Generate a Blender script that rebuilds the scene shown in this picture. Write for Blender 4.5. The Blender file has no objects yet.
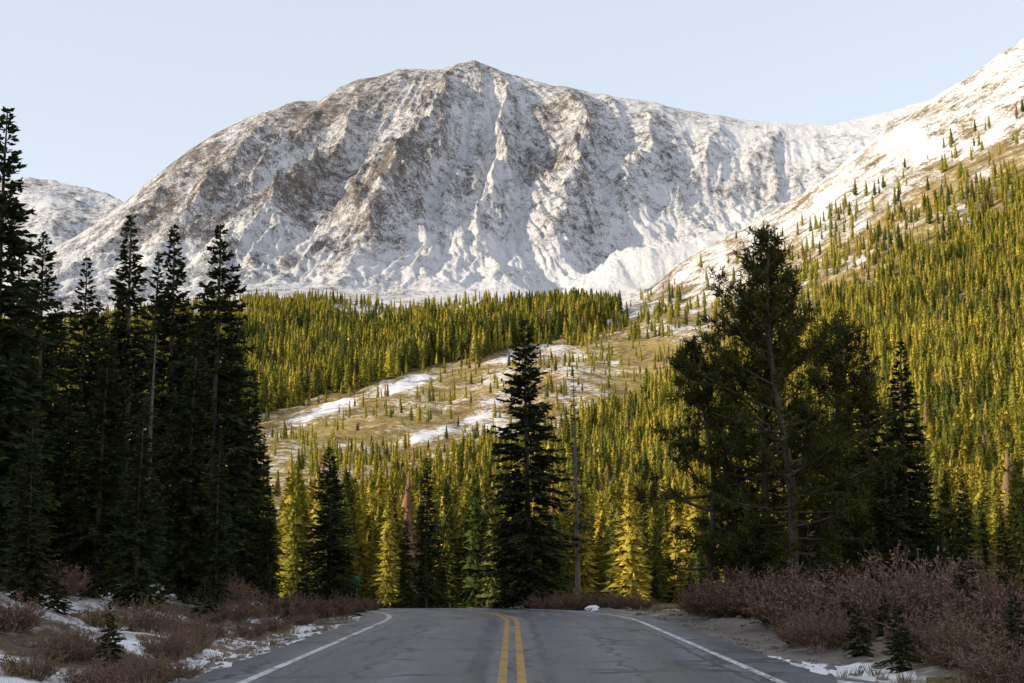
import bpy, bmesh, math, numpy as np
from mathutils import Vector
D2R=math.pi/180
F=1422.0; PITCH=8.97*D2R; CH=1.56
sc=bpy.context.scene
SUN_EL=18*D2R; LX,LY=0.95,0.31   # horizontal travel direction of the light

# ---------------------------------------------------------------- noise
def _h(ix,iy,seed):
    h=(ix.astype(np.int64)*374761393+iy.astype(np.int64)*668265263+seed*974634777)&0xffffffff
    h=((h^(h>>13))*1274126177)&0xffffffff
    return ((h^(h>>16))&0xffffff)/float(0xffffff)
def pn(x,y,seed=0):
    xi=np.floor(x);yi=np.floor(y);fx=x-xi;fy=y-yi
    u=fx*fx*fx*(fx*(fx*6-15)+10);v=fy*fy*fy*(fy*(fy*6-15)+10)
    def g(dx,dy):
        a=_h(xi+dx,yi+dy,seed)*2*math.pi
        return np.cos(a)*(fx-dx)+np.sin(a)*(fy-dy)
    return 1.4*((g(0,0)*(1-u)+g(1,0)*u)*(1-v)+(g(0,1)*(1-u)+g(1,1)*u)*v)
def fbm(x,y,o=4,seed=0,gain=.5):
    s=0;a=1;t=0
    for i in range(o):
        s=s+a*pn(x*2**i,y*2**i,seed+i*17);t+=a;a*=gain
    return s/t
def ridged(x,y,o=4,seed=0,gain=.5):
    s=0;a=1;t=0
    for i in range(o):
        s=s+a*(1-2*np.abs(pn(x*2**i,y*2**i,seed+i*13)));t+=a;a*=gain
    return s/t
def ss(a,b,x):
    t=np.clip((x-a)/(b-a),0,1);return t*t*(3-2*t)

# ---------------------------------------------------------------- view geometry (used to survey the site)
def ray(px,py):
    a=(px-512)/F;v=(341.5-py)/F
    y=math.cos(PITCH)-v*math.sin(PITCH);z=math.sin(PITCH)+v*math.cos(PITCH)
    return math.atan2(a,y), z/math.hypot(a,y)
def proj(x,y,z):
    z=z-CH;d=y*math.cos(PITCH)+z*math.sin(PITCH);u=-y*math.sin(PITCH)+z*math.cos(PITCH)
    d=np.maximum(d,.1)
    return 512+F*x/d,341.5-F*u/d

sil=[(-400,330),(-100,312),(0,280),(30,264),(45,257),(75,240),(100,222),(125,205),(150,183),(170,168),(190,153),(215,138),(240,125),(270,113),(300,105),(318,104),(340,92),(360,84),(380,80),(400,74),(420,73),(440,75),(460,70),(475,67),(490,71),(505,76),(530,83),(550,91),(570,93),(590,96),(610,99),(650,106),(690,114),(730,121),(780,127),(830,128),(870,119),(900,112),(950,99),(1000,78),(1024,64),(1400,60)]
rows=[
(150,[(-400,590),(0,592),(300,604),(512,607),(768,600),(1024,585),(1400,560)]),
(250,[(-400,548),(0,548),(300,558),(512,566),(768,554),(1024,530),(1400,500)]),
(400,[(-400,500),(0,492),(300,496),(512,512),(768,488),(1024,440),(1400,390)]),
(650,[(-400,450),(0,440),(300,442),(512,450),(640,434),(768,405),(1024,340),(1400,280)]),
(1000,[(-400,410),(0,400),(270,402),(400,378),(512,366),(640,368),(768,335),(900,295),(1024,250),(1400,190)]),
(1400,[(-400,380),(0,365),(250,342),(330,330),(400,340),(512,327),(560,320),(600,326),(700,308),(768,282),(896,212),(1024,150),(1400,90)]),
(1900,[(-400,345),(0,325),(250,303),(400,308),(512,304),(600,308),(650,292),(700,262),(760,230),(820,192),(870,158),(900,133),(925,116),(950,101),(975,86),(1000,68),(1024,54),(1200,10),(1400,0)]),
(2080,[(-400,335),(0,315),(250,290),(400,295),(512,294),(560,302),(600,300),(650,300),(700,300),(760,290),(870,260),(1024,240),(1400,200)]),
(2280,[(-400,325),(0,300),(250,272),(400,270),(512,268),(550,285),(580,272),(610,252),(650,235),(700,224),(760,217),(820,213),(1024,150),(1400,120)]),
(2420,[(-400,318),(0,292),(250,253),(400,245),(512,246),(550,264),(600,272),(650,260),(700,250),(760,242),(820,228),(1024,150),(1400,120)]),
(2850,[(-400,320),(0,280),(150,232),(250,192),(400,170),(475,163),(560,170),(650,184),(760,188),(820,178),(1024,120),(1400,100)]),
(3300,sil),
(3800,[(p,q+70) for p,q in sil]),
(5500,[(-400,170),(-100,190),(0,192),(25,190),(50,192),(75,199),(112,210),(200,260),(512,320),(1400,320)]),
(9000,[(-400,450),(1400,450)]),
]
NEAR=[(1,0),(40,0),(60,-.22),(80,-.89),(100,-2.0)]
RR=np.array([a for a,b in NEAR]+[a for a,b in rows],float)
ctrl=[]
for r,pts in rows:
    A=[];Z=[]
    for p,q in pts:
        a,s=ray(p,q);A.append(a);Z.append(CH+r*s)
    ctrl.append((np.array(A),np.array(Z)))
def table(az,r):
    n=az.size
    Y=np.zeros((len(RR),n))
    for i,(a,z) in enumerate(NEAR):Y[i]=z
    back=ss(70*D2R,150*D2R,np.abs(az))
    for i,(A,Z) in enumerate(ctrl):
        zz=np.interp(az,A,Z); Y[len(NEAR)+i]=zz*(1-back)+back*Z.mean()
    h=np.diff(RR)[:,None];dl=np.diff(Y,axis=0)/h
    m=np.zeros_like(Y)
    prod=dl[1:]*dl[:-1]
    w1=2*h[1:]+h[:-1];w2=h[1:]+2*h[:-1]
    with np.errstate(divide='ignore',invalid='ignore'):
        hm=(w1+w2)/(w1/dl[:-1]+w2/dl[1:])
    m[1:-1]=np.where(prod>0,hm,0)
    m[0]=dl[0];m[-1]=dl[-1]
    rc=np.clip(r,RR[0],RR[-1]);k=np.clip(np.searchsorted(RR,rc,side='right')-1,0,len(RR)-2)
    j=np.arange(n);H=RR[k+1]-RR[k];t=(rc-RR[k])/H
    return (Y[k,j]*(2*t**3-3*t**2+1)+m[k,j]*H*(t**3-2*t*t+t)+Y[k+1,j]*(-2*t**3+3*t*t)+m[k+1,j]*H*(t**3-t*t))

RC=60.0;RY=40.0
def road_d(x,y):
    d=np.where(y<RY,x,np.hypot(x+RC,y-RY)-RC)
    return np.where((y>=RY)&(x<-RC),y-(RY+RC),d)
def road_pt(s,d):
    if s<RY: return (d,s)
    ph=(s-RY)/RC
    if ph<math.pi/2: return (-RC+(RC+d)*math.cos(ph),RY+(RC+d)*math.sin(ph))
    return (-RC-(s-RY-RC*math.pi/2),RY+RC+d)
def base(x,y):
    return table(np.arctan2(x,y),np.hypot(x,y))
spurs=[
 ([(466,3250),(440,2980),(405,2700),(372,2450),(335,2200)],150,80),
 ([(560,3230),(590,2950),(575,2700),(545,2450)],105,58),
 ([(665,3250),(655,3000),(630,2800),(600,2600)],75,62),
 ([(400,3230),(340,2950),(270,2650),(215,2350)],100,58),
 ([(300,3250),(215,2900),(140,2600)],90,58),
 ([(215,3250),(140,2950),(60,2650)],70,58),
 ([(350,3250),(290,3000),(230,2800)],75,38),
 ([(500,3200),(505,2900),(490,2650),(470,2400)],85,36),
 ([(610,3230),(620,3000),(600,2850)],60,34),
 ([(725,3250),(715,3050),(690,2850)],58,38),
 ([(430,2950),(455,2650),(435,2400)],75,33),
 ([(790,3250),(770,3050),(735,2900)],50,38),
]
def wpt(px,r):
    a,_=ray(px,250);return (r*math.sin(a),r*math.cos(a))
def polydist(x,y,P):
    best=np.full(x.shape,1e9);bt=np.zeros(x.shape);n=len(P)-1
    for i in range(n):
        ax,ay=P[i];bx,by=P[i+1];dx,dy=bx-ax,by-ay
        t=np.clip(((x-ax)*dx+(y-ay)*dy)/(dx*dx+dy*dy),0,1)
        d=np.hypot(x-ax-t*dx,y-ay-t*dy);m=d<best
        best=np.where(m,d,best);bt=np.where(m,(i+t)/n,bt)
    return best,bt
def mtn(x,y,r):
    """displacement + gully measure for the main massif"""
    w=ss(2000,2450,r)*(1-ss(2860,3270,r)*.95)*(1-.6*ss(3400,4200,r))
    xs,ys=wpt(475,3420)
    wx=x+60*fbm(x/240,y/240,4,5);wy=y+60*fbm(x/240,y/240,4,9)
    ph=np.arctan2(wx-xs,ys-wy);rho=np.hypot(wx-xs,ys-wy)
    k=ss(100,420,x)
    rb=ridged(ph*9,rho/700,5,21,.62)*(1-k)+ridged(wx/110,wy/480,5,31,.62)*k
    det=ridged(wx/55,wy/90,5,77,.65)
    x2=x+10*fbm(x/60,y/60,2,15)
    ph2=np.arctan2(x2-xs,ys-y)
    st=ridged(ph2*38,rho/300,3,25,.6)*(1-k)+ridged(x2/26,y/170,3,35,.6)*k
    z=rb*42*(1-.35*k)+det*14+st*5
    sp=np.zeros_like(x)
    nx=45*fbm(x/120,y/120,4,3);ny=30*fbm(x/90,y/90,3,4)
    for P,A,W in spurs:
        d,t=polydist(x+nx,y+ny,[wpt(*q) for q in P])
        e=A*np.exp(-(d/W)**1.05)*(1-ss(.6,1,t)*.8)
        sp=np.where(e>sp,e+.25*sp,sp+.25*e)
    return w*(z+sp-60), (.45*rb+.25*det+.3*st)+.0028*(sp-45), w
def height(x,y,want=False):
    x=np.asarray(x,float);y=np.asarray(y,float);shp=x.shape;x=x.ravel();y=y.ravel()
    r=np.hypot(x,y);az=np.arctan2(x,y)
    rw=r*(1+.03*ss(350,700,r)*(1-ss(1500,1800,r))*fbm(x/260,y/260,3,41))
    b=table(az,rw)
    d=road_d(x,y);ad=np.abs(d)
    z=b.copy()
    z+=ss(110,600,r)*(1-ss(1800,2000,r)*.6)*(fbm(x/110,y/110,5,51)*15+fbm(x/28,y/28,3,52)*1.5)
    z+=np.exp(-((r-1420)/200)**2)*ss(160,40,x)*(fbm(x/130,y/200,3,53)*46)
    nearw=1-ss(90,150,r)
    off=ss(4.4,6.5,ad)
    z-=.05*nearw
    z+=nearw*off*(fbm(x/5,y/5,4,61)*.32+fbm(x/.8,y/.8,3,62)*.09)
    bank=ss(5.2,11,-d)*(1.0+.5*fbm(x/9,y/9,2,63))*ss(8,26,y)*(1-ss(62,80,y))
    z+=nearw*bank*1.0
    z+=nearw*ss(8,16,d)*.35
    z-=nearw*np.exp(-((ad-5.6)/.7)**2)*.10
    # wooded hill out of frame on the left, added and shaped to shade the foreground
    z+=150*np.exp(-((x+225)/85)**2/2-((y+20)/42)**2/2)*ss(30,90,-x)
    mz,rb,w=mtn(x,y,r)
    z+=mz
    z+=ss(3900,4600,r)*(ridged(x/500,y/500,5,91)*70-20)*(1-.6*np.exp(-((r-5500)/250)**2))
    z+=ss(1500,1750,r)*(1-ss(1950,2100,r))*(ridged(x/90,y/90,3,95)*6)
    z+=np.exp(-((r-2250)/110)**2)*ss(60,200,x)*(ridged(x/110,y/110,4,97)*14-3)
    if want:return z,rb,w,d,r,az
    return z.reshape(shp)
def H1(x,y):return float(height(np.array([x]),np.array([y]))[0])

# ---------------------------------------------------------------- masks
TL=([200,300,360,480,600,700,800,900,1024,1400],[640,590,520,464,412,368,320,263,202,110])
def treeline(px):return np.interp(px,*TL)
BENCH_T=([-400,240,300,400,500,590,620],[360,336,328,332,323,314,318])
BENCH_B=([-400,240,270,400,520,590,620],[440,422,412,376,346,330,322])
TRACKS=[([(268,750),(330,820),(420,960),(520,1100)],8,.62),([(350,390),(410,500),(480,640),(560,740)],4,.62),([(300,640),(420,720),(560,900)],6,.46)]
def masks(x,y,z,rb,w,d,r,az):
    px,py=proj(x,y,z)
    snow=np.zeros_like(x);rock=np.zeros_like(x);fl=np.zeros_like(x);gold=np.zeros_like(x)
    n1=fbm(x/60,y/60,4,101);n2=fbm(x/200,y/200,3,102)
    tl=treeline(px)
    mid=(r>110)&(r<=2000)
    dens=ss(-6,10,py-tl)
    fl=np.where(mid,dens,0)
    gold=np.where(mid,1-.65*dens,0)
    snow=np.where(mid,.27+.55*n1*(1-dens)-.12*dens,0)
    up=np.clip((tl-py)/150,0,1)*ss(620,720,px)*mid
    n3=fbm(x/25,y/80,3,104)
    snow=np.where(up>0,.15+.50*up**.9+.45*n1+.35*n2+.35*n3,snow)
    gold=np.where(up>0,1-.1*up,gold);rock=np.where(up>0,.25*up,rock)
    ap=mid*(1-ss(620,740,px))*ss(1300,1600,r)
    snow=np.maximum(snow,ap*(.56+.6*n1));gold=gold*(1-.4*ap);rock=np.maximum(rock,.4*ap)
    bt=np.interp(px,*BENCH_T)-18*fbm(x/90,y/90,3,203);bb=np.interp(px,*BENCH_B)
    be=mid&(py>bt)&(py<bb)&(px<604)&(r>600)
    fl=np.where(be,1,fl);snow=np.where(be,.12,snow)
    for P,W,a in TRACKS:
        dd,_=polydist(x+14*fbm(x/50,y/50,3,8),y,[wpt(*q) for q in P])
        snow=np.maximum(snow,(a+.9*n1)*(1-ss(W*.4,W*2.2,dd))*mid)
    m=r>2000
    s=.735-.48*(rb-.18)+.34*n2+.2*n1
    s=s-.14*(1-ss(380,470,px))+.03*ss(600,760,px)+.12*ss(210,260,py)
    s=np.where(r<2380,np.where(x>60,.95+.3*n1,s+.05),s)
    s=np.where((r>3120)&(px>770)&(r<3500),.85,s)
    s=np.where(r>3900,.58+.4*n1-.3*n2,s)
    snow=np.where(m,s,snow);rock=np.where(m,1,rock)
    f=fbm(x/2.2,y/2.2,4,111);f2=fbm(x/7,y/7,3,112)
    near=r<=125
    sn=.20+.6*f2
    sn=np.where((d<-4.3)&(d>-5.8),.62+.9*f,sn)
    sn=np.where((d<-6.2)&(y<46),.66+.9*f2+.8*f,sn)
    sn=np.where((d>4.2)&(d<6.2)&(y<27),.62+.9*f,sn)
    sn=np.where((d>4.2)&(d<8)&(y>=27)&(y<56),.05+.3*f,sn)
    snow=np.where(near,np.maximum(0,sn),snow)
    gr=np.where((d>3)&(d<8),(1-ss(6.2,8,d)),0)*(y>22)*(y<60)+(np.abs(d)<5.2)*1.0+.3*(d<-5)
    rock=np.where(near,np.clip(gr,0,1)*.9,rock)
    gold=np.where(near,.25+.8*f2,gold);fl=np.where(near,.15+.3*ss(6,14,-d),fl)
    return np.stack([np.clip(snow,0,1.2),np.clip(rock,0,1),np.clip(fl,0,1),np.clip(gold,0,1)],1)

# ---------------------------------------------------------------- mesh helpers
def mesh_quads(name,V,Q,mats,mi=None,var=None,smooth=False):
    me=bpy.data.meshes.new(name)
    V=np.asarray(V,np.float32);Q=np.asarray(Q,np.int32)
    me.vertices.add(len(V));me.vertices.foreach_set('co',V.ravel())
    me.loops.add(Q.size);me.loops.foreach_set('vertex_index',Q.ravel())
    me.polygons.add(len(Q));me.polygons.foreach_set('loop_start',np.arange(len(Q),dtype=np.int32)*4)
    for m in mats:me.materials.append(m)
    if mi is not None:me.polygons.foreach_set('material_index',np.asarray(mi,np.int32))
    if smooth:me.polygons.foreach_set('use_smooth',np.ones(len(Q),bool))
    me.update(calc_edges=True)
    if var is not None:
        a=me.attributes.new('var','FLOAT','FACE');a.data.foreach_set('value',np.asarray(var,np.float32))
    return me
def link(name,me,loc=(0,0,0),rot=0,scale=1):
    o=bpy.data.objects.new(name,me);sc.collection.objects.link(o)
    o.location=loc;o.rotation_euler=(0,0,rot)
    o.scale=(scale,)*3 if not hasattr(scale,'__len__') else scale
    return o
class MB:
    def __init__(s):s.V=[];s.Q=[];s.M=[];s.A=[];s.n=0
    def add(s,V,Q,m,a):
        V=np.asarray(V,float);Q=np.asarray(Q)
        s.V.append(V);s.Q.append(Q+s.n);s.M.append(np.full(len(Q),m));s.A.append(np.broadcast_to(a,(len(Q),)).astype(float));s.n+=len(V)
    def mesh(s,name,mats,smooth=False):
        return mesh_quads(name,np.concatenate(s.V),np.concatenate(s.Q),mats,np.concatenate(s.M),np.concatenate(s.A),smooth)
    def tube(s,pts,rad,n=6,m=0,a=.5):
        pts=np.asarray(pts,float);k=len(pts);ang=np.arange(n)*2*math.pi/n
        T=np.gradient(pts,axis=0);T/=np.linalg.norm(T,axis=1)[:,None]+1e-9
        ref=np.where(np.abs(T[:,2:3])>.8,np.array([[1.,0,0]]),np.array([[0,0,1.]]))
        A=np.cross(T,ref);A/=np.linalg.norm(A,axis=1)[:,None]+1e-9;B=np.cross(T,A)
        V=pts[:,None,:]+np.asarray(rad)[:,None,None]*(np.cos(ang)[None,:,None]*A[:,None,:]+np.sin(ang)[None,:,None]*B[:,None,:])
        i=np.arange(k-1)[:,None]*n;j=np.arange(n)[None,:];j2=(j+1)%n
        Q=np.stack([i+j,i+j2,i+n+j2,i+n+j],-1).reshape(-1,4)
        s.add(V.reshape(-1,3),Q,m,a)
    def kites(s,P,Dv,L,W,rng,m=1,a=None,flat=.6,mid=.45):
        n=len(P);Dv=Dv/(np.linalg.norm(Dv,axis=1)[:,None]+1e-9)
        up=rng.normal(0,1,(n,3))*(1-flat);up[:,2]+=flat
        S=np.cross(Dv,up);S/=np.linalg.norm(S,axis=1)[:,None]+1e-9
        L=np.broadcast_to(L,(n,))[:,None];W=np.broadcast_to(W,(n,))[:,None]
        V=np.stack([P,P+Dv*L*mid+S*W/2,P+Dv*L,P+Dv*L*mid-S*W/2],1).reshape(-1,3)
        s.add(V,np.arange(4*n).reshape(-1,4),m,rng.random(n) if a is None else a)

# ---------------------------------------------------------------- materials
def mat(name):
    m=bpy.data.materials.new(name);m.use_nodes=True;nt=m.node_tree
    b=nt.nodes['Principled BSDF'];b.inputs['Roughness'].default_value=.95
    b.inputs['Specular IOR Level'].default_value=.15
    return m,nt,b
def dmat(name):
    m=bpy.data.materials.new(name);m.use_nodes=True;nt=m.node_tree
    nt.nodes.remove(nt.nodes['Principled BSDF'])
    b=nt.nodes.new('ShaderNodeBsdfDiffuse');nt.links.new(b.outputs[0],nt.nodes['Material Output'].inputs[0])
    return m,nt,b
def N(nt,t,**k):
    n=nt.nodes.new(t)
    for a,v in k.items():setattr(n,a,v)
    return n
def ramp(nt,src,stops):
    r=N(nt,'ShaderNodeValToRGB');e=r.color_ramp.elements
    e[0].position,e[0].color=stops[0][0],(*stops[0][1],1);e[1].position,e[1].color=stops[-1][0],(*stops[-1][1],1)
    for p,c in stops[1:-1]:
        q=e.new(p);q.color=(*c,1)
    nt.links.new(src,r.inputs[0]);return r.outputs[0]
def math_(nt,op,a,b=None,clamp=False):
    n=N(nt,'ShaderNodeMath',operation=op,use_clamp=clamp)
    for i,v in enumerate([a,b]):
        if v is None:continue
        if isinstance(v,(int,float)):n.inputs[i].default_value=v
        else:nt.links.new(v,n.inputs[i])
    return n.outputs[0]
def mix(nt,f,a,b):
    n=N(nt,'ShaderNodeMix',data_type='RGBA')
    if isinstance(f,(int,float)):n.inputs[0].default_value=f
    else:nt.links.new(f,n.inputs[0])
    for i,v in ((6,a),(7,b)):
        if isinstance(v,tuple):n.inputs[i].default_value=(*v,1)
        else:nt.links.new(v,n.inputs[i])
    return n.outputs[2]
def noise(nt,scale,detail=6,rough=.6,dist=0,vec=None):
    n=N(nt,'ShaderNodeTexNoise');n.inputs['Scale'].default_value=scale;n.inputs['Detail'].default_value=detail
    n.inputs['Roughness'].default_value=rough;n.inputs['Distortion'].default_value=dist
    if vec is None:
        t=N(nt,'ShaderNodeTexCoord');vec=t.outputs['Object']
    nt.links.new(vec,n.inputs['Vector']);return n.outputs[0]
def maprange(nt,v,a,b_):
    n=N(nt,'ShaderNodeMapRange');n.inputs[1].default_value=a;n.inputs[2].default_value=b_;nt.links.new(v,n.inputs[0]);return n.outputs[0]
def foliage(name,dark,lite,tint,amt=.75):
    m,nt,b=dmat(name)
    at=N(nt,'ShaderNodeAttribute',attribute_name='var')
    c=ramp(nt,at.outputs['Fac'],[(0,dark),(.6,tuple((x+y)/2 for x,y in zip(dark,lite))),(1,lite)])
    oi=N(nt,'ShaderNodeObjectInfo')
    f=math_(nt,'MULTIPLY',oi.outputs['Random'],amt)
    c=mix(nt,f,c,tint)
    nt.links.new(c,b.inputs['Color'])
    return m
m_near=foliage('spruce_needles',(.018,.028,.013),(.07,.08,.028),(.04,.055,.018))
m_pine=foliage('pine_needles',(.03,.042,.014),(.13,.125,.03),(.06,.07,.02))
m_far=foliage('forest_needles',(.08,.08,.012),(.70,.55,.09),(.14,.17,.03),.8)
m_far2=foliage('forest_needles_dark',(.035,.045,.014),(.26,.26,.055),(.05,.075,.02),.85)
m_rust=foliage('beetle_killed_needles',(.10,.06,.03),(.36,.22,.11),(.22,.16,.11),.9)
m_willow=foliage('willow_twigs',(.08,.05,.036),(.33,.225,.16),(.21,.155,.10))
m_grass=foliage('dry_grass',(.12,.085,.045),(.33,.25,.14),(.19,.14,.085))
def bark(name,a,bcol):
    m,nt,b=mat(name);n=noise(nt,6,6,.7)
    nt.links.new(ramp(nt,n,[(.3,a),(.7,bcol)]),b.inputs['Base Color']);return m
m_bark=bark('bark',(.05,.04,.032),(.16,.13,.11))
m_dead=bark('dead_bark',(.12,.10,.085),(.28,.24,.21))

def terrain_mat():
    m,nt,b=dmat('alpine_ground')
    at=N(nt,'ShaderNodeAttribute',attribute_name='mask')
    sp=N(nt,'ShaderNodeSeparateColor');nt.links.new(at.outputs['Color'],sp.inputs[0])
    R,G,B=sp.outputs;A=at.outputs['Alpha']
    nA=noise(nt,.05,7,.74);nB=noise(nt,.35,7,.7);nC=noise(nt,4,4,.65)
    dirt=ramp(nt,nC,[(.3,(.035,.027,.021)),(.55,(.10,.074,.054)),(.75,(.19,.15,.115))])
    gold=ramp(nt,nB,[(.3,(.14,.11,.04)),(.5,(.36,.27,.10)),(.68,(.50,.38,.19))])
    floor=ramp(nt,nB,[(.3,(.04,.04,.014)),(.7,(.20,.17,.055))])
    rk=math_(nt,'ADD',math_(nt,'MULTIPLY',nA,.5),math_(nt,'MULTIPLY',nB,.5))
    rock=ramp(nt,rk,[(.34,(.065,.058,.057)),(.46,(.17,.15,.14)),(.58,(.29,.25,.22)),(.68,(.42,.365,.31))])
    c=mix(nt,math_(nt,'MULTIPLY',A,maprange(nt,nA,.3,.55)),dirt,gold)
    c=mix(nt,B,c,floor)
    c=mix(nt,G,c,rock)
    n=math_(nt,'ADD',math_(nt,'MULTIPLY',nA,.5),math_(nt,'MULTIPLY',nB,.5))
    n=math_(nt,'ADD',n,math_(nt,'MULTIPLY',math_(nt,'SUBTRACT',nC,.5),.10))
    v=math_(nt,'ADD',R,math_(nt,'MULTIPLY',math_(nt,'SUBTRACT',n,.5),3.2))
    v=math_(nt,'ADD',math_(nt,'MULTIPLY',math_(nt,'SUBTRACT',v,.5),2.8),.5,True)
    c=mix(nt,v,c,(.74,.75,.78))
    nt.links.new(c,b.inputs['Color'])
    t=N(nt,'ShaderNodeTexCoord');s=N(nt,'ShaderNodeSeparateXYZ');nt.links.new(t.outputs['Object'],s.inputs[0])
    hi=maprange(nt,s.outputs[2],60,300)
    hm=math_(nt,'MULTIPLY',math_(nt,'MULTIPLY',math_(nt,'ADD',math_(nt,'MULTIPLY',nA,12),math_(nt,'MULTIPLY',nB,2)),G),hi)
    hs=math_(nt,'ADD',hm,math_(nt,'MULTIPLY',nC,.06))
    bp=N(nt,'ShaderNodeBump');bp.inputs['Distance'].default_value=1;bp.inputs['Strength'].default_value=.9
    nt.links.new(hs,bp.inputs['Height']);nt.links.new(bp.outputs[0],b.inputs['Normal'])
    return m
m_ter=terrain_mat()

# ---------------------------------------------------------------- terrain
azf=np.linspace(-23,23,900)
azs=np.concatenate([np.linspace(-180,-60,36)[:-1],np.linspace(-60,-23,50)[:-1],azf,np.linspace(23,60,50)[1:],np.linspace(60,180,36)[1:]])*D2R
def build_ter(name,rs,az):
    nA=len(az);Rg,Ag=np.meshgrid(rs,az,indexing='ij')
    x=(Rg*np.sin(Ag)).ravel();y=(Rg*np.cos(Ag)).ravel()
    z,rb,w,d,r,a=height(x,y,True)
    mk=masks(x,y,z,rb,w,d,r,a)
    V=np.stack([x,y,z],1)
    i=np.arange(len(rs)-1)[:,None]*nA;j=np.arange(nA-1)[None,:]
    Q=np.stack([i+j,i+nA+j,i+nA+j+1,i+j+1],-1).reshape(-1,4)[:, ::-1]
    me=mesh_quads(name,V,Q,[m_ter],smooth=True)
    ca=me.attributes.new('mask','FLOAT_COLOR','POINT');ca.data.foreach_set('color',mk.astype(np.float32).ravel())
    return link(name,me)
r1=np.concatenate([np.geomspace(.02,6,8)[:-1],np.geomspace(6,70,110)[:-1],np.geomspace(70,1900,230)])
r2=np.concatenate([np.linspace(1900,3330,340),np.linspace(3340,4400,26)[:],np.linspace(4450,5700,44),np.linspace(5900,9500,10)])
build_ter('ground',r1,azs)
build_ter('snowy_mountain',r2,azs)

# ---------------------------------------------------------------- road
def strip(name,s0,s1,ds,offs,dz,m,smooth=True,wob=0):
    S=np.arange(s0,s1+ds/2,ds);X=np.array([[road_pt(s,o) for o in offs] for s in S])
    x=X[...,0].ravel();y=X[...,1].ravel()
    z=base(x,y)+dz
    n=len(offs);O=np.tile(np.array(offs),(len(S),1)).ravel()
    if wob:
        ed=(np.abs(O)>4.2);j=fbm(x*.9,y*.9,3,7)*wob
        x=x+ed*np.sign(O)*j
    i=np.arange(len(S)-1)[:,None]*n;k=np.arange(n-1)[None,:]
    Q=np.stack([i+k,i+k+1,i+n+k+1,i+n+k],-1).reshape(-1,4)
    me=mesh_quads(name,np.stack([x,y,z],1),Q,[m],smooth=smooth)
    a=me.attributes.new('off','FLOAT','POINT');a.data.foreach_set('value',O.astype(np.float32))
    return link(name,me)
m_asph,nt,b=mat('asphalt')
at=N(nt,'ShaderNodeAttribute',attribute_name='off')
tc=N(nt,'ShaderNodeTexCoord')
mp_=N(nt,'ShaderNodeMapping');mp_.inputs['Scale'].default_value=(1,.16,1);nt.links.new(tc.outputs['Object'],mp_.inputs[0])
n1=noise(nt,1.1,8,.68,0,mp_.outputs[0]);n2=noise(nt,40,4,.7);n3=noise(nt,.5,4,.6)
c=ramp(nt,n1,[(.36,(.024,.026,.032)),(.48,(.062,.065,.076)),(.60,(.150,.155,.17))])
tr=math_(nt,'COSINE',math_(nt,'MULTIPLY',at.outputs['Fac'],3.55))
trf=math_(nt,'MULTIPLY',math_(nt,'ADD',math_(nt,'MULTIPLY',tr,-.5),.5),.65)
c=mix(nt,trf,c,(.030,.032,.040))
c=mix(nt,math_(nt,'MULTIPLY',maprange(nt,n2,.5,.7),.5),c,(.18,.18,.185))
# sealed seams and wandering cracks that run along the lane
def seam(c,o0,wid,amp,op):
    q=math_(nt,'ADD',math_(nt,'SUBTRACT',at.outputs['Fac'],o0),math_(nt,'MULTIPLY',math_(nt,'SUBTRACT',n3,.5),amp))
    q=math_(nt,'ABSOLUTE',q)
    return mix(nt,math_(nt,'MULTIPLY',maprange(nt,q,wid,wid*.5),op),c,(.012,.012,.014))
c=seam(c,-.52,.22,.35,.8);c=seam(c,1.85,.06,1.3,.9);c=seam(c,-2.2,.055,1.6,.9);c=seam(c,3.25,.07,.5,.8);c=seam(c,.55,.12,.5,.7);c=seam(c,-3.2,.04,.6,.8)
vo=N(nt,'ShaderNodeTexVoronoi',feature='DISTANCE_TO_EDGE');vo.inputs['Scale'].default_value=.28
nz=N(nt,'ShaderNodeTexNoise');nz.inputs['Scale'].default_value=1.2;nz.inputs['Detail'].default_value=5
nt.links.new(tc.outputs['Object'],nz.inputs['Vector'])
vm=N(nt,'ShaderNodeVectorMath',operation='MULTIPLY_ADD');nt.links.new(nz.outputs['Color'],vm.inputs[0]);vm.inputs[1].default_value=(1.3,1.3,1.3);nt.links.new(tc.outputs['Object'],vm.inputs[2])
nt.links.new(vm.outputs[0],vo.inputs['Vector'])
cr=maprange(nt,vo.outputs['Distance'],.03,.012)
c=mix(nt,math_(nt,'MULTIPLY',cr,.95),c,(.012,.012,.014))
nt.links.new(c,b.inputs['Base Color']);b.inputs['Specular IOR Level'].default_value=.45
nt.links.new(ramp(nt,n1,[(.35,(.30,.30,.30)),(.6,(.6,.6,.6))]),b.inputs['Roughness'])
bp=N(nt,'ShaderNodeBump');bp.inputs['Distance'].default_value=.008;nt.links.new(n2,bp.inputs['Height']);nt.links.new(bp.outputs[0],b.inputs['Normal'])
def paint(name,col,wear):
    m,nt,b=mat(name);n=noise(nt,14,7,.75);n2=noise(nt,1.3,3,.6)
    v=math_(nt,'ADD',math_(nt,'MULTIPLY',n,.7),math_(nt,'MULTIPLY',n2,.3))
    nt.links.new(mix(nt,maprange(nt,v,wear,wear+.08),col,(.10,.10,.105)),b.inputs['Base Color']);b.inputs['Roughness'].default_value=.7;return m
m_white=paint('white_road_paint',(.60,.60,.60),.49);m_yel=paint('yellow_road_paint',(.42,.25,.06),.50)
offs=[-4.45,-4.25,-3.6,-2.7,-1.8,-.9,0,.9,1.8,2.7,3.6,4.25,4.45]
strip('road',-40,190,.5,offs,.02,m_asph,wob=.35)
strip('edge_line',-40,190,.5,[-3.66,-3.52],.026,m_white)
strip('edge_line',-40,190,.5,[3.52,3.66],.026,m_white)
strip('centre_line',-40,190,.5,[-.20,-.07],.026,m_yel)
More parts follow.
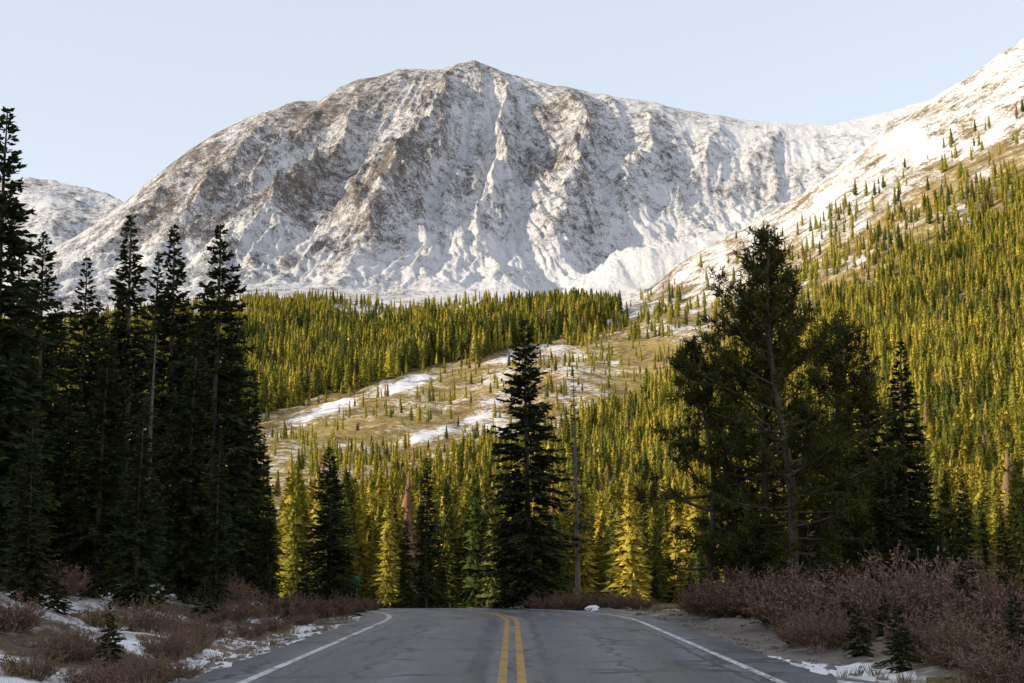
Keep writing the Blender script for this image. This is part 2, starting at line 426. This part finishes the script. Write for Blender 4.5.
strip('centre_line',-40,190,.5,[.07,.20],.026,m_yel)

# ---------------------------------------------------------------- trees
def spruce(name,seed,Hh,R,b0=.06,nb=330,dens=26,tl=.42,tw=.085,mats=None,thin=1.0,sides=6,limbs=True,drp=.16,pw=.75):
    rng=np.random.default_rng(seed);M=MB()
    k=12;zz=np.linspace(-.3,Hh,k);bend=np.stack([.12*np.sin(zz/Hh*3+seed),.12*np.cos(zz/Hh*2.3+seed),zz],1);bend[:,:2]*=(zz[:,None]/Hh)
    M.tube(bend,np.linspace(.014*Hh,.012,k),sides,0,.5)
    t=np.sort(rng.random(nb)**1.05)
    h=Hh*(b0+(1-b0)*t*.995)
    az=rng.random(nb)*2*math.pi
    prof=np.clip((1-t),0,1)**pw*(.7+.3*np.minimum(1,t/.18))+.025
    lob=1+.28*pn(az/1.3+seed*3.1,h/(.11*Hh),seed)*1.3
    L=R*prof*rng.uniform(.5,1.18,nb)*lob*thin
    L=np.maximum(L,.05*R)
    e=-.32+.95*t**1.6+rng.normal(0,.13,nb)
    out=np.stack([np.cos(az),np.sin(az),np.zeros(nb)],1)
    cx=np.interp(h,zz,bend[:,0]);cy=np.interp(h,zz,bend[:,1])
    P0=np.stack([cx,cy,h],1)
    def pos(i,s):
        return P0[i]+out[i]*(L[i]*s*np.cos(e[i]))[:,None]+np.array([0,0,1.])*(L[i]*s*np.sin(e[i])-drp*L[i]*s*s+.10*L[i]*s**4)[:,None]
    if limbs:
        i=np.arange(nb);p1=pos(i,np.full(nb,.5));p2=pos(i,np.ones(nb))
        M.kites(P0,p1-P0,np.linalg.norm(p1-P0,axis=1)*1.2,.02+.01*L,rng,0,.5,.5)
        M.kites(p1,p2-p1,np.linalg.norm(p2-p1,axis=1),.02+.006*L,rng,0,.5,.5)
    cnt=np.maximum(3,(L*dens)).astype(int);i=np.repeat(np.arange(nb),cnt);n=len(i)
    s=rng.uniform(.03,1,n)**.75
    p=pos(i,s);sg=rng.choice([-1,1],n)
    side=np.stack([-out[i,1],out[i,0],np.zeros(n)],1)*sg[:,None]
    fw=rng.uniform(.35,1,n)[:,None];sd=rng.uniform(.2,1,n)[:,None]
    Dv=out[i]*fw+side*sd;Dv[:,2]+=rng.uniform(-.55,.12,n)+.5*t[i]**2
    l=tl*(.45+.55*(1-s))*rng.uniform(.55,1.25,n)*np.clip(.42+L[i]/R*1.2,0,1.15)
    v=np.clip(rng.random(n)*.6+.4*s+rng.normal(0,.1,n),0,1)
    M.kites(p,Dv,l,tw*rng.uniform(.7,1.3,n),rng,1,v,.45)
    return M.mesh(name,mats or [m_bark,m_near])
def forest_tree(name,seed,Hh,R,b0=.05,tiers=11,nk=260,seg=12,kw=.26,m=None):
    """mid-distance conifer: whorls of drooping boughs with a dense outside coloured as lit and an inside coloured as shaded"""
    g=np.random.default_rng(seed);M=MB()
    M.tube([(0,0,-.4),(0,0,Hh*.5),(0,0,Hh)],[.013*Hh,.008*Hh,.01],4,0,.5)
    for a in range(tiers):
        u=(a+.3*g.random())/tiers
        z1=Hh*(b0+(1-b0)*u);hh=Hh*(1-b0)/tiers*2.0
        rad=R*(1-u)**.85*(.75+.25*min(1,u/.15))*g.uniform(.82,1.12)+.05
        th=np.arange(seg)*2*math.pi/seg+g.random()*6
        jag=np.where(np.arange(seg)%2==0,1.12,.55)*g.uniform(.65,1.2,seg)
        ox,oy=g.normal(0,.06*R,2)
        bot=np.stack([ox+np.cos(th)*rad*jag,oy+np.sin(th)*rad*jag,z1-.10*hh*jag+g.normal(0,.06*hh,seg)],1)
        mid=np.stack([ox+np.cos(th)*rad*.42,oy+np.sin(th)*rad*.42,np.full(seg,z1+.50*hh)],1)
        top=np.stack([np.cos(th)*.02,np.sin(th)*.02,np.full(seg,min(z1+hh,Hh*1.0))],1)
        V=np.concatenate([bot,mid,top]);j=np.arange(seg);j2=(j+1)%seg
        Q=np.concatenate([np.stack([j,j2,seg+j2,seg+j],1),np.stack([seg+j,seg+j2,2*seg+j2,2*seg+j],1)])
        M.add(V,Q,1,np.concatenate([g.uniform(.3,.9,seg),g.uniform(.0,.4,seg)]))  # inner faces darker: shade between the boughs is put into the colour
    t=g.random(nk)**1.1;az=g.random(nk)*6.283
    rad=R*(1-t)**.85
    o=np.stack([np.cos(az),np.sin(az),np.zeros(nk)],1)
    P=o*(rad*.5)[:,None];P[:,2]=Hh*(b0+(1-b0)*t*.98)
    Dv=o+g.normal(0,.35,(nk,3));Dv[:,2]+=-.15+.8*t**2
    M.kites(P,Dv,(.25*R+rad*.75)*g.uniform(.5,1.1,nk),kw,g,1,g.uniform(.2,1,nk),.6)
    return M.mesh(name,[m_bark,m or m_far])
def pine(name,seed,Hh,R,mats,lean=.6,nl=70,b0=.2):
    rng=np.random.default_rng(seed);M=MB()
    k=14;q=np.linspace(0,1,k);ph=rng.random()*6
    tr=np.stack([lean*(q**.7)*1.0+.18*np.sin(q*7+ph),.2*np.sin(q*5+ph*2)*q,q*Hh-.3],1)
    M.tube(tr,.015*Hh*(1-q)**.8+.015,8,0,.5)
    for a in range(nl):
        t=b0+(1-b0)*(a+rng.random())/nl
        u=(t-b0)/(1-b0)
        p0=np.array([np.interp(t,q,tr[:,c]) for c in range(3)])
        az=rng.random()*6.283
        L=R*(.30+.85*math.sin(math.pi*min(1,(u*.80+.16)))**.8)*rng.uniform(.45,1.2)*(1-u**2*.68)
        el=-.15+.85*u+rng.normal(0,.17)
        o=np.array([math.cos(az)*math.cos(el),math.sin(az)*math.cos(el),math.sin(el)])
        s=np.linspace(0,1,6);cv=rng.normal(0,.12,3)
        pts=p0+o*(s*L)[:,None]+np.array([0,0,1])*(.22*L*s**2)[:,None]+cv*(s**2*L)[:,None]
        M.tube(pts,.035*(1-s)*(.4+L/R)+.008,4,0,.5)
        ns=int(5+L*4.6)
        for b_ in range(ns):
            sb=rng.uniform(.3,1)
            pb=np.array([np.interp(sb,s,pts[:,c]) for c in range(3)])
            d=o*rng.uniform(.3,1)+rng.normal(0,.55,3);d[2]+=.25;d/=np.linalg.norm(d)
            lb=rng.uniform(.25,.6)
            M.kites(pb[None],d[None],lb,.02,rng,0,.5)
            m=32
            c=pb+d*(lb*rng.uniform(.3,1.08,m))[:,None]+rng.normal(0,.035,(m,3))
            dd=d*.8+rng.normal(0,.75,(m,3));dd[:,2]+=.15
            M.kites(c,dd,rng.uniform(.12,.24,m),.038,rng,1,np.clip(rng.normal(.45+.3*(sb-.5),.25,m),0,1),.2)
    return M.mesh(name,mats)
def bush(name,seed,Hh,R,mats,ns=110,leaf=1.0):
    rng=np.random.default_rng(seed);M=MB()
    az=rng.random(ns)*6.283;rr=np.sqrt(rng.random(ns));P=np.stack([np.cos(az)*rr*R*.45,np.sin(az)*rr*R*.45,np.zeros(ns)-.05],1)
    e=1.45-rr*.75+rng.normal(0,.12,ns);Dv=np.stack([np.cos(az)*np.cos(e),np.sin(az)*np.cos(e),np.sin(e)],1)
    L=Hh*rng.uniform(.5,1.15,ns)*(1-.25*rr)
    M.kites(P,Dv,L,.028,rng,0,rng.random(ns)*.5,.2,.3)
    k=12;i=np.repeat(np.arange(ns),k);n=len(i);s=rng.uniform(.25,.98,n)
    p=P[i]+Dv[i]*(L[i]*s)[:,None];d=Dv[i]+rng.normal(0,.5,(n,3));d[:,2]+=.2
    l=Hh*.26*rng.uniform(.5,1.2,n);d/=np.linalg.norm(d,axis=1)[:,None]
    M.kites(p,d,l,.018,rng,0,rng.random(n),.2)
    j=np.repeat(np.arange(n),int(3*leaf));n2=len(j);pp=p[j]+d[j]*(l[j]*rng.uniform(.2,1,n2))[:,None]
    M.kites(pp,rng.normal(0,1,(n2,3))+np.array([0,0,.6]),rng.uniform(.05,.10,n2),.03,rng,0,rng.random(n2),.1)
    return M.mesh(name,mats)

SP=[spruce('spruce_mesh_%d'%i,100+i,12,[1.75,2.1,1.5,1.95,1.65,2.2][i],b0=[.03,.06,.04,.08,.02,.05][i],nb=[400,420,380,400,400,440][i],dens=25,tl=.5,tw=.10,pw=[.78,.72,.75,.7,.82,.72][i]) for i in range(6)]
SS=[spruce('young_spruce_mesh_%d'%i,200+i,3,.85,b0=.02,nb=130,dens=55,tl=.26,tw=.06) for i in range(3)]
rng=np.random.default_rng(7)
def place_tree(px,r,top,me_h,me,name='spruce_tree',wid=1.0,rot=None,dz=0):
    a,_=ray(px,(top+600)/2);x=r*math.sin(a);y=r*math.cos(a);z=H1(x,y)
    _,s=ray(px,top);zt=CH+r*s;sc_=(zt-z)/me_h
    o=link(name,me,(x,y,z-.05+dz),rng.random()*6.28 if rot is None else rot,(sc_*wid,sc_*wid,sc_))
    return o
left=[(-3,34,105,0,1.0),(37,42,230,1,.95),(14,38,285,4,1.0),(78,50,256,2,1.0),(62,38,395,3,1.1),(128,43,212,2,1.05),(101,36,330,5,.95),(150,52,250,4,.9),(168,47,224,0,.95),(212,45,222,3,1.0),(190,39,330,1,.95),(232,52,318,5,.9),(248,50,372,2,1.0),(262,56,432,4,1.1),(140,34,400,1,1.0),(30,30,420,5,1.0),(218,38,428,4,.9),(95,62,300,1,1.0),(180,62,300,2,1.1),(240,60,400,1,1.1),(-40,36,180,2,1.1),(-90,33,120,1,1.2),(52,58,300,5,1),(115,48,285,0,.9),(200,56,285,5,.9),(268,47,500,0,1.1),(8,48,240,3,1)]
for px,r,top,k,w in left:place_tree(px,r,top,12,SP[k],wid=w)
mid_t=[(329,66,446,1,1.25),(427,78,454,2,.95),(406,76,520,0,1.0),(440,84,520,4,1.0),(528,62,317,5,1.05),(548,80,500,1,.9),(505,76,530,3,1)]
for px,r,top,k,w in mid_t:place_tree(px,r,top,12,SP[k],wid=w)
right=[(870,54,346,0,.95),(903,52,340,2,1.1),(840,60,400,1,.95),(925,58,430,4,1.0),(888,47,440,3,.9),(852,50,460,5,.9),(716,58,540,1,1.0),(690,62,572,5,1.2),(655,70,560,0,1),(965,40,472,4,1.05),(1004,44,515,1,1),(940,50,520,2,1.1),(1090,38,330,1,1),(800,62,470,2,1.0),(735,66,520,3,1.1),(765,64,500,0,1.1),(820,60,480,4,1.2),(870,62,430,5,1),(895,58,400,1,.9),(850,66,390,2,1.2)]
for px,r,top,k,w in right:place_tree(px,r,top,12,SP[k],wid=w)
PN=[pine('pine_mesh_0',31,12,2.85,[m_bark,m_pine],lean=-.55,nl=84,b0=.12),pine('pine_mesh_1',32,9,2.1,[m_bark,m_pine],lean=.5,nl=64,b0=.2)]
place_tree(792,45,238,11.9,PN[0],'pine_tree',rot=0)
place_tree(762,47,262,11.9,PN[0],'pine_tree',wid=.9,rot=2.0)
place_tree(716,48,345,8.9,PN[1],'pine_tree',rot=2.6,wid=.95)
place_tree(828,49,325,8.9,PN[1],'pine_tree',rot=0.5,wid=1.0)
dead=spruce('dead_tree_mesh',55,12,.8,b0=.2,nb=200,dens=18,tl=.30,tw=.05,mats=[m_dead,m_near])
place_tree(577,68,368,12,dead,'dead_tree')
place_tree(150,40,330,12,dead,'dead_tree',wid=1.2)
for px,r,top in [(303,52,558),(318,50,575),(356,54,578),(270,44,560),(285,40,590),(112,24,598),(205,34,575),(345,60,570),
                 (830,33,572),(882,30,590),(912,27,610),(858,28,600),(970,30,545),(1000,36,560),(815,42,560),(950,34,590),(372,60,584),(700,52,588),(1015,24,590),(60,30,560),(900,24,600),(845,30,590),(240,44,570)]:
    place_tree(px,r,top,3,SS[int(rng.integers(3))],'young_spruce',wid=rng.uniform(.9,1.3))

BU=[bush('willow_mesh_%d'%i,300+i,1.3,1.0,[m_willow]) for i in range(4)]
def place_bush(px,r,s,name='willow_bush'):
    a,_=ray(px,600);x=r*math.sin(a);y=r*math.cos(a)
    link(name,BU[int(rng.integers(4))],(x,y,H1(x,y)),rng.random()*6.28,(s*rng.uniform(.9,1.3),s*rng.uniform(.9,1.3),s*rng.uniform(.85,1.1)))
bl=[(548,60,.7),(566,61,.8),(585,62,.75),(604,61,.7),(622,60,.6),(640,64,.5),
 (712,46,.9),(730,45,1.0),(750,44,1.1),(772,43,1.2),(795,42,1.15),(700,50,.7),(815,36,1.2),(760,48,1.2),(785,38,1.0),(840,34,1.1),(868,32,1.2),(895,33,1.4),(925,34,1.5),(955,32,1.3),(985,31,1.2),(1010,29,1.3),(935,25,.7),(975,24,.7),(1010,22,.7),(905,36,1.6),(850,40,1.3),(820,29,.6),(800,31,.55),
 (75,24,.45),(110,29,.5),(150,30,.55),(185,32,.5),(215,36,.5),(240,38,.5),(265,40,.55),(290,44,.6),(60,34,.6),(315,48,.6),(335,50,.6),(352,52,.55),(20,36,.7),(200,40,.8),(365,56,.5),(170,26,.4),(190,27,.4),(250,34,.35),(275,37,.4),(300,41,.4),(235,42,.6),(212,31,.4),(130,23,.35),(95,20,.4),(150,21,.35),(35,21,.4),(10,26,.5),(180,22,.3)]
for q in bl:place_bush(*q)

# ---------------------------------------------------------------- scattered masses
def scatter(name,P,scl,rot,idx,meshes):
    col=bpy.data.collections.new(name+'_source')
    for i,me in enumerate(meshes):
        o=bpy.data.objects.new('%s_part_%02d'%(name,i),me);col.objects.link(o)
    me=bpy.data.meshes.new(name);me.vertices.add(len(P));me.vertices.foreach_set('co',np.asarray(P,np.float32).ravel())
    for n,v,t in (('scl',scl,'FLOAT'),('rotz',rot,'FLOAT')):
        a=me.attributes.new(n,t,'POINT');a.data.foreach_set('value',np.asarray(v,np.float32))
    a=me.attributes.new('idx','INT','POINT');a.data.foreach_set('value',np.asarray(idx,np.int32))
    o=link(name,me)
    g=bpy.data.node_groups.new(name+'_nodes','GeometryNodeTree')
    g.interface.new_socket('Geometry',in_out='INPUT',socket_type='NodeSocketGeometry')
    g.interface.new_socket('Geometry',in_out='OUTPUT',socket_type='NodeSocketGeometry')
    gi=g.nodes.new('NodeGroupInput');go=g.nodes.new('NodeGroupOutput')
    ip=g.nodes.new('GeometryNodeInstanceOnPoints');ci=g.nodes.new('GeometryNodeCollectionInfo')
    ci.inputs['Collection'].default_value=col;ci.inputs['Separate Children'].default_value=True;ci.inputs['Reset Children'].default_value=True
    def na(n,t):
        q=g.nodes.new('GeometryNodeInputNamedAttribute');q.data_type=t;q.inputs[0].default_value=n
        return [s for s in q.outputs if s.enabled][0]
    L=g.links.new
    L(gi.outputs[0],ip.inputs['Points']);L(ci.outputs[0],ip.inputs['Instance']);ip.inputs['Pick Instance'].default_value=True
    L(na('idx','INT'),ip.inputs['Instance Index']);L(na('scl','FLOAT'),ip.inputs['Scale'])
    cx=g.nodes.new('ShaderNodeCombineXYZ');L(na('rotz','FLOAT'),cx.inputs[2]);L(cx.outputs[0],ip.inputs['Rotation'])
    L(ip.outputs[0],go.inputs[0])
    md=o.modifiers.new('scatter','NODES');md.node_group=g
    return o
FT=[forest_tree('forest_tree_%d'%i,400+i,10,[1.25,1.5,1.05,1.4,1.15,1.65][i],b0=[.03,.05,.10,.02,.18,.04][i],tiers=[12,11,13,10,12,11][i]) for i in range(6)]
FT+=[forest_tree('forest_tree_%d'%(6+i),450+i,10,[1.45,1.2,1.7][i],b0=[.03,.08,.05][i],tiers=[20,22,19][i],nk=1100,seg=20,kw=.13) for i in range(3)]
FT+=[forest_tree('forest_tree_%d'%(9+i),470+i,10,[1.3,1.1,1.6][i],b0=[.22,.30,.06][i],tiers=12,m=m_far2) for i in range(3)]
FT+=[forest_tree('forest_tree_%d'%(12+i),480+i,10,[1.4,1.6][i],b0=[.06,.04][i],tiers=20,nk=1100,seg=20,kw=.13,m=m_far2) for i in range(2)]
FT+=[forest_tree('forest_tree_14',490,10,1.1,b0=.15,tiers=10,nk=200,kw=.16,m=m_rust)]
r_=np.random.default_rng(99)
n=150000
r=np.sqrt(r_.uniform(115**2,1850**2,n));
k2=np.arange(n)<22000
r[k2]=r_.uniform(115,600,22000)
az=r_.uniform(-28,28,n)*D2R
x=r*np.sin(az);y=r*np.cos(az);z=height(x,y)
px,py=proj(x,y,z);tl=treeline(px)
dn=fbm(x/40,y/40,3,201);dn2=fbm(x/130,y/130,2,202);dn3=fbm(x/90,y/90,3,203)
dens=ss(-4,10,py-tl+16*dn2+12*dn)*np.clip(.48+1.0*dn+.5*dn2,.06,.85)
sparse=(py<=tl)*(.045+.42*np.clip(dn+.3*dn2,0,1))*(1-ss(1150,1600,r))
bt=np.interp(px,*BENCH_T)-26*dn3;bb=np.interp(px,*BENCH_B)
bb=bb+14*dn+8*dn3
be=(py>bt-3*dn)&(py<bb)&(px<600+60*dn3)&(r>500)
dens=np.where(be,.42*np.clip(1.1+1.6*dn2+1.0*dn,.12,1.25),np.maximum(dens,sparse))
dens=np.where((px<604)&(py<=bt)&(py>bt-40),.06*ss(40,0,bt-py)+.7*np.clip(dn+dn2*.8,0,1)+.35*(px<335)*(px>255)*(py>bt-28),dens)
dens=np.where((px<300)&(py<=tl)&~be&(r<700),.02+.25*np.clip(dn,0,1),dens)
rs=(tl-py)
dens=np.where((px>640)&(rs>0),.34*np.exp(-rs/16)+(.014+.10*np.clip(dn2+.5*dn,0,1))*(rs<95),dens)
for (P,W,_a),wk in zip(TRACKS,(2.0,2.2,1.0)):
    dd,_=polydist(x,y,[wpt(*q) for q in P]);dens=np.where(dd<W*wk,0,dens)
dens=np.where(np.abs(road_d(x,y))<9,0,dens)
dens=dens*np.where(k2,1,np.clip((r-250)/350,.25,1))
keep=(r_.random(n)<dens)
x,y,z,r,be,py,tl,px,dn,dn2=[q[keep] for q in (x,y,z,r,be,py,tl,px,dn,dn2)]
hh=(8.5+6.0*np.clip(r/1200,0,1)+6*be)*(.38+.95*r_.random(len(x))**.8)
hh=np.where((py<tl)&~be&(r<1150),hh*.6,hh)
print('forest trees',len(x))
nh=1500;hx=r_.normal(-225,80,nh);hy=r_.normal(-20,45,nh);kk=(hx<-60);hx=hx[kk];hy=hy[kk];hz=height(hx,hy)
u=r_.random(len(x));pdark=np.clip(.22+.28*be+.9*fbm(x/70,y/70,2,210),.08,.8)
far_ix=np.where(u<pdark,9+r_.integers(0,3,len(x)),r_.integers(0,6,len(x)))
near_ix=np.where(u<pdark,12+r_.integers(0,2,len(x)),6+r_.integers(0,3,len(x)))
ix=np.where(r<420,near_ix,far_ix);ix=np.where(r_.random(len(x))<.018,14,ix)
X=np.concatenate([x,hx]);Y=np.concatenate([y,hy]);Z=np.concatenate([z,hz]);HH=np.concatenate([hh,r_.uniform(7,12,len(hx))])
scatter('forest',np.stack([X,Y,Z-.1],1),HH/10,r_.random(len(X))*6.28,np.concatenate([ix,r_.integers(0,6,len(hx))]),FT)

def tuft(seed,n=24,h=.28):
    g=np.random.default_rng(seed);M=MB();a=g.random(n)*6.28;rr=g.random(n)*.10
    P=np.stack([np.cos(a)*rr,np.sin(a)*rr,np.full(n,-.02)],1)
    Dv=np.stack([np.cos(a)*.45,np.sin(a)*.45,np.ones(n)],1)+g.normal(0,.2,(n,3))
    M.kites(P,Dv,h*g.uniform(.5,1.2,n),.014,g,0,None,.1,.35);return M.mesh('grass_tuft',[m_grass])
n=18000
r=5+70*r_.random(n)**.8;az=r_.uniform(-40,40,n)*D2R;x=r*np.sin(az);y=r*np.cos(az);d=road_d(x,y)
k=((d<-4.7)|((d>4.8)&((y<24)|(d>7))))&(r_.random(n)<.15+1.2*fbm(x/2.5,y/2.5,3,301))
x,y=x[k],y[k];z=height(x,y)
scatter('dry_grass',np.stack([x,y,z],1),r_.uniform(.4,1.2,len(x)),r_.random(len(x))*6.28,r_.integers(0,3,len(x)),[tuft(500+i) for i in range(3)])

# ---------------------------------------------------------------- small things
def rock_mesh(name,sd,flat,m):
    bm=bmesh.new();bmesh.ops.create_icosphere(bm,subdivisions=3,radius=1)
    C=np.array([v.co[:] for v in bm.verts]);q=fbm(C[:,0]*1.3+sd,C[:,1]*1.3+C[:,2]*1.7,4,5);C=C*(1+.5*q)[:,None];C[:,2]*=flat
    for v,c in zip(bm.verts,C):v.co=c
    me=bpy.data.meshes.new(name);bm.to_mesh(me);bm.free();me.materials.append(m);return me
def rock_mat(snowy):
    m,nt,b=mat('rock_stone')
    g=N(nt,'ShaderNodeNewGeometry');sx=N(nt,'ShaderNodeSeparateXYZ');nt.links.new(g.outputs['Normal'],sx.inputs[0])
    c=ramp(nt,noise(nt,3,7,.7),[(.3,(.10,.09,.08)),(.7,(.3,.27,.24))])
    if snowy:c=mix(nt,maprange(nt,sx.outputs[2],-.1,.25),c,(.8,.82,.86))
    nt.links.new(c,b.inputs['Base Color']);return m
mr,ms_=rock_mat(False),rock_mat(True)
def rock(px,r,s,snowy=False,flat=.7):
    a,_=ray(px,600);x=r*math.sin(a);y=r*math.cos(a)
    link('boulder',rock_mesh('boulder',rng.random()*50,flat,ms_ if snowy else mr),(x,y,H1(x,y)+s*.15),rng.random()*6,s)
rock(592,58,.30,True)
for px,r,s in [(255,42,.3),(240,38,.2),(285,46,.3),(225,36,.18),(690,40,.1),(735,34,.08),(780,24,.09)]:
    rock(px,r,s,r>41)
n=2600;yy=r_.uniform(12,60,n);xx=np.where(r_.random(n)<.6,-1,1)*(4.7+8*r_.random(n)**1.5);d=road_d(xx,yy);k=np.abs(d)>4.6;xx,yy=xx[k],yy[k]
scatter('loose_stones',np.stack([xx,yy,height(xx,yy)],1),.02+.10*r_.random(len(xx))**3,r_.random(len(xx))*6,r_.integers(0,3,len(xx)),[rock_mesh('stone_%d'%i,i*7.3,.6,mr) for i in range(3)])
mg,nt,b=mat('sign_green');b.inputs['Base Color'].default_value=(.02,.12,.09,1);b.inputs['Roughness'].default_value=.4
mp,nt,b=mat('steel_post');b.inputs['Base Color'].default_value=(.25,.25,.25,1);b.inputs['Metallic'].default_value=.6;b.inputs['Roughness'].default_value=.5
def box(name,mn,mx,m):
    x0,y0,z0=mn;x1,y1,z1=mx
    V=[(x0,y0,z0),(x1,y0,z0),(x1,y1,z0),(x0,y1,z0),(x0,y0,z1),(x1,y0,z1),(x1,y1,z1),(x0,y1,z1)]
    return mesh_quads(name,V,[(0,3,2,1),(4,5,6,7),(0,1,5,4),(1,2,6,5),(2,3,7,6),(3,0,4,7)],[m])
a,_=ray(357,590);x=60*math.sin(a);y=60*math.cos(a)
e=bpy.data.objects.new('traffic_sign',None);sc.collection.objects.link(e);e.location=(x,y,H1(x,y)-.15)
for nm,me in (('post',box('post',(-.03,-.02,-.3),(.03,.02,1.55),mp)),('panel',box('panel',(-.11,-.045,1.1),(.11,-.025,1.55),mg))):
    o=link(nm,me);o.parent=e

# ---------------------------------------------------------------- light, sky, camera
w=bpy.data.worlds.new('World');sc.world=w;w.use_nodes=True;nt=w.node_tree
sk=nt.nodes.new('ShaderNodeTexSky');sk.sky_type='NISHITA';sk.sun_disc=False;sk.sun_elevation=SUN_EL
sd=Vector((-LX,-LY,0)).normalized()
sk.sun_rotation=math.atan2(sd.x,sd.y)%(2*math.pi);sk.altitude=2500;sk.air_density=1.2;sk.dust_density=4;sk.ozone_density=1.0
vmul=nt.nodes.new('ShaderNodeVectorMath');vmul.operation='MULTIPLY_ADD'
nt.links.new(sk.outputs[0],vmul.inputs[0]);vmul.inputs[1].default_value=(.85,.83,.78);vmul.inputs[2].default_value=(3.65,3.57,3.58)  # bright thin haze
nt.links.new(vmul.outputs[0],nt.nodes['Background'].inputs[0]);nt.nodes['Background'].inputs[1].default_value=.15
ld=bpy.data.lights.new('sun','SUN');ld.energy=5.0;ld.angle=.5*D2R;ld.color=(1,.84,.60)
lo=bpy.data.objects.new('sun',ld);sc.collection.objects.link(lo)
dirv=Vector((sd.x*math.cos(SUN_EL),sd.y*math.cos(SUN_EL),math.sin(SUN_EL)))
lo.rotation_euler=dirv.to_track_quat('Z','Y').to_euler()
cd=bpy.data.cameras.new('camera');co=bpy.data.objects.new('camera',cd);sc.collection.objects.link(co)
co.location=(0,0,CH);co.rotation_euler=(math.pi/2+PITCH,0,0);cd.sensor_width=36;cd.clip_start=.1;cd.clip_end=20000
cd.lens=F*36/1024
sc.camera=co
sc.view_settings.view_transform='Standard';sc.view_settings.look='None';sc.view_settings.exposure=0
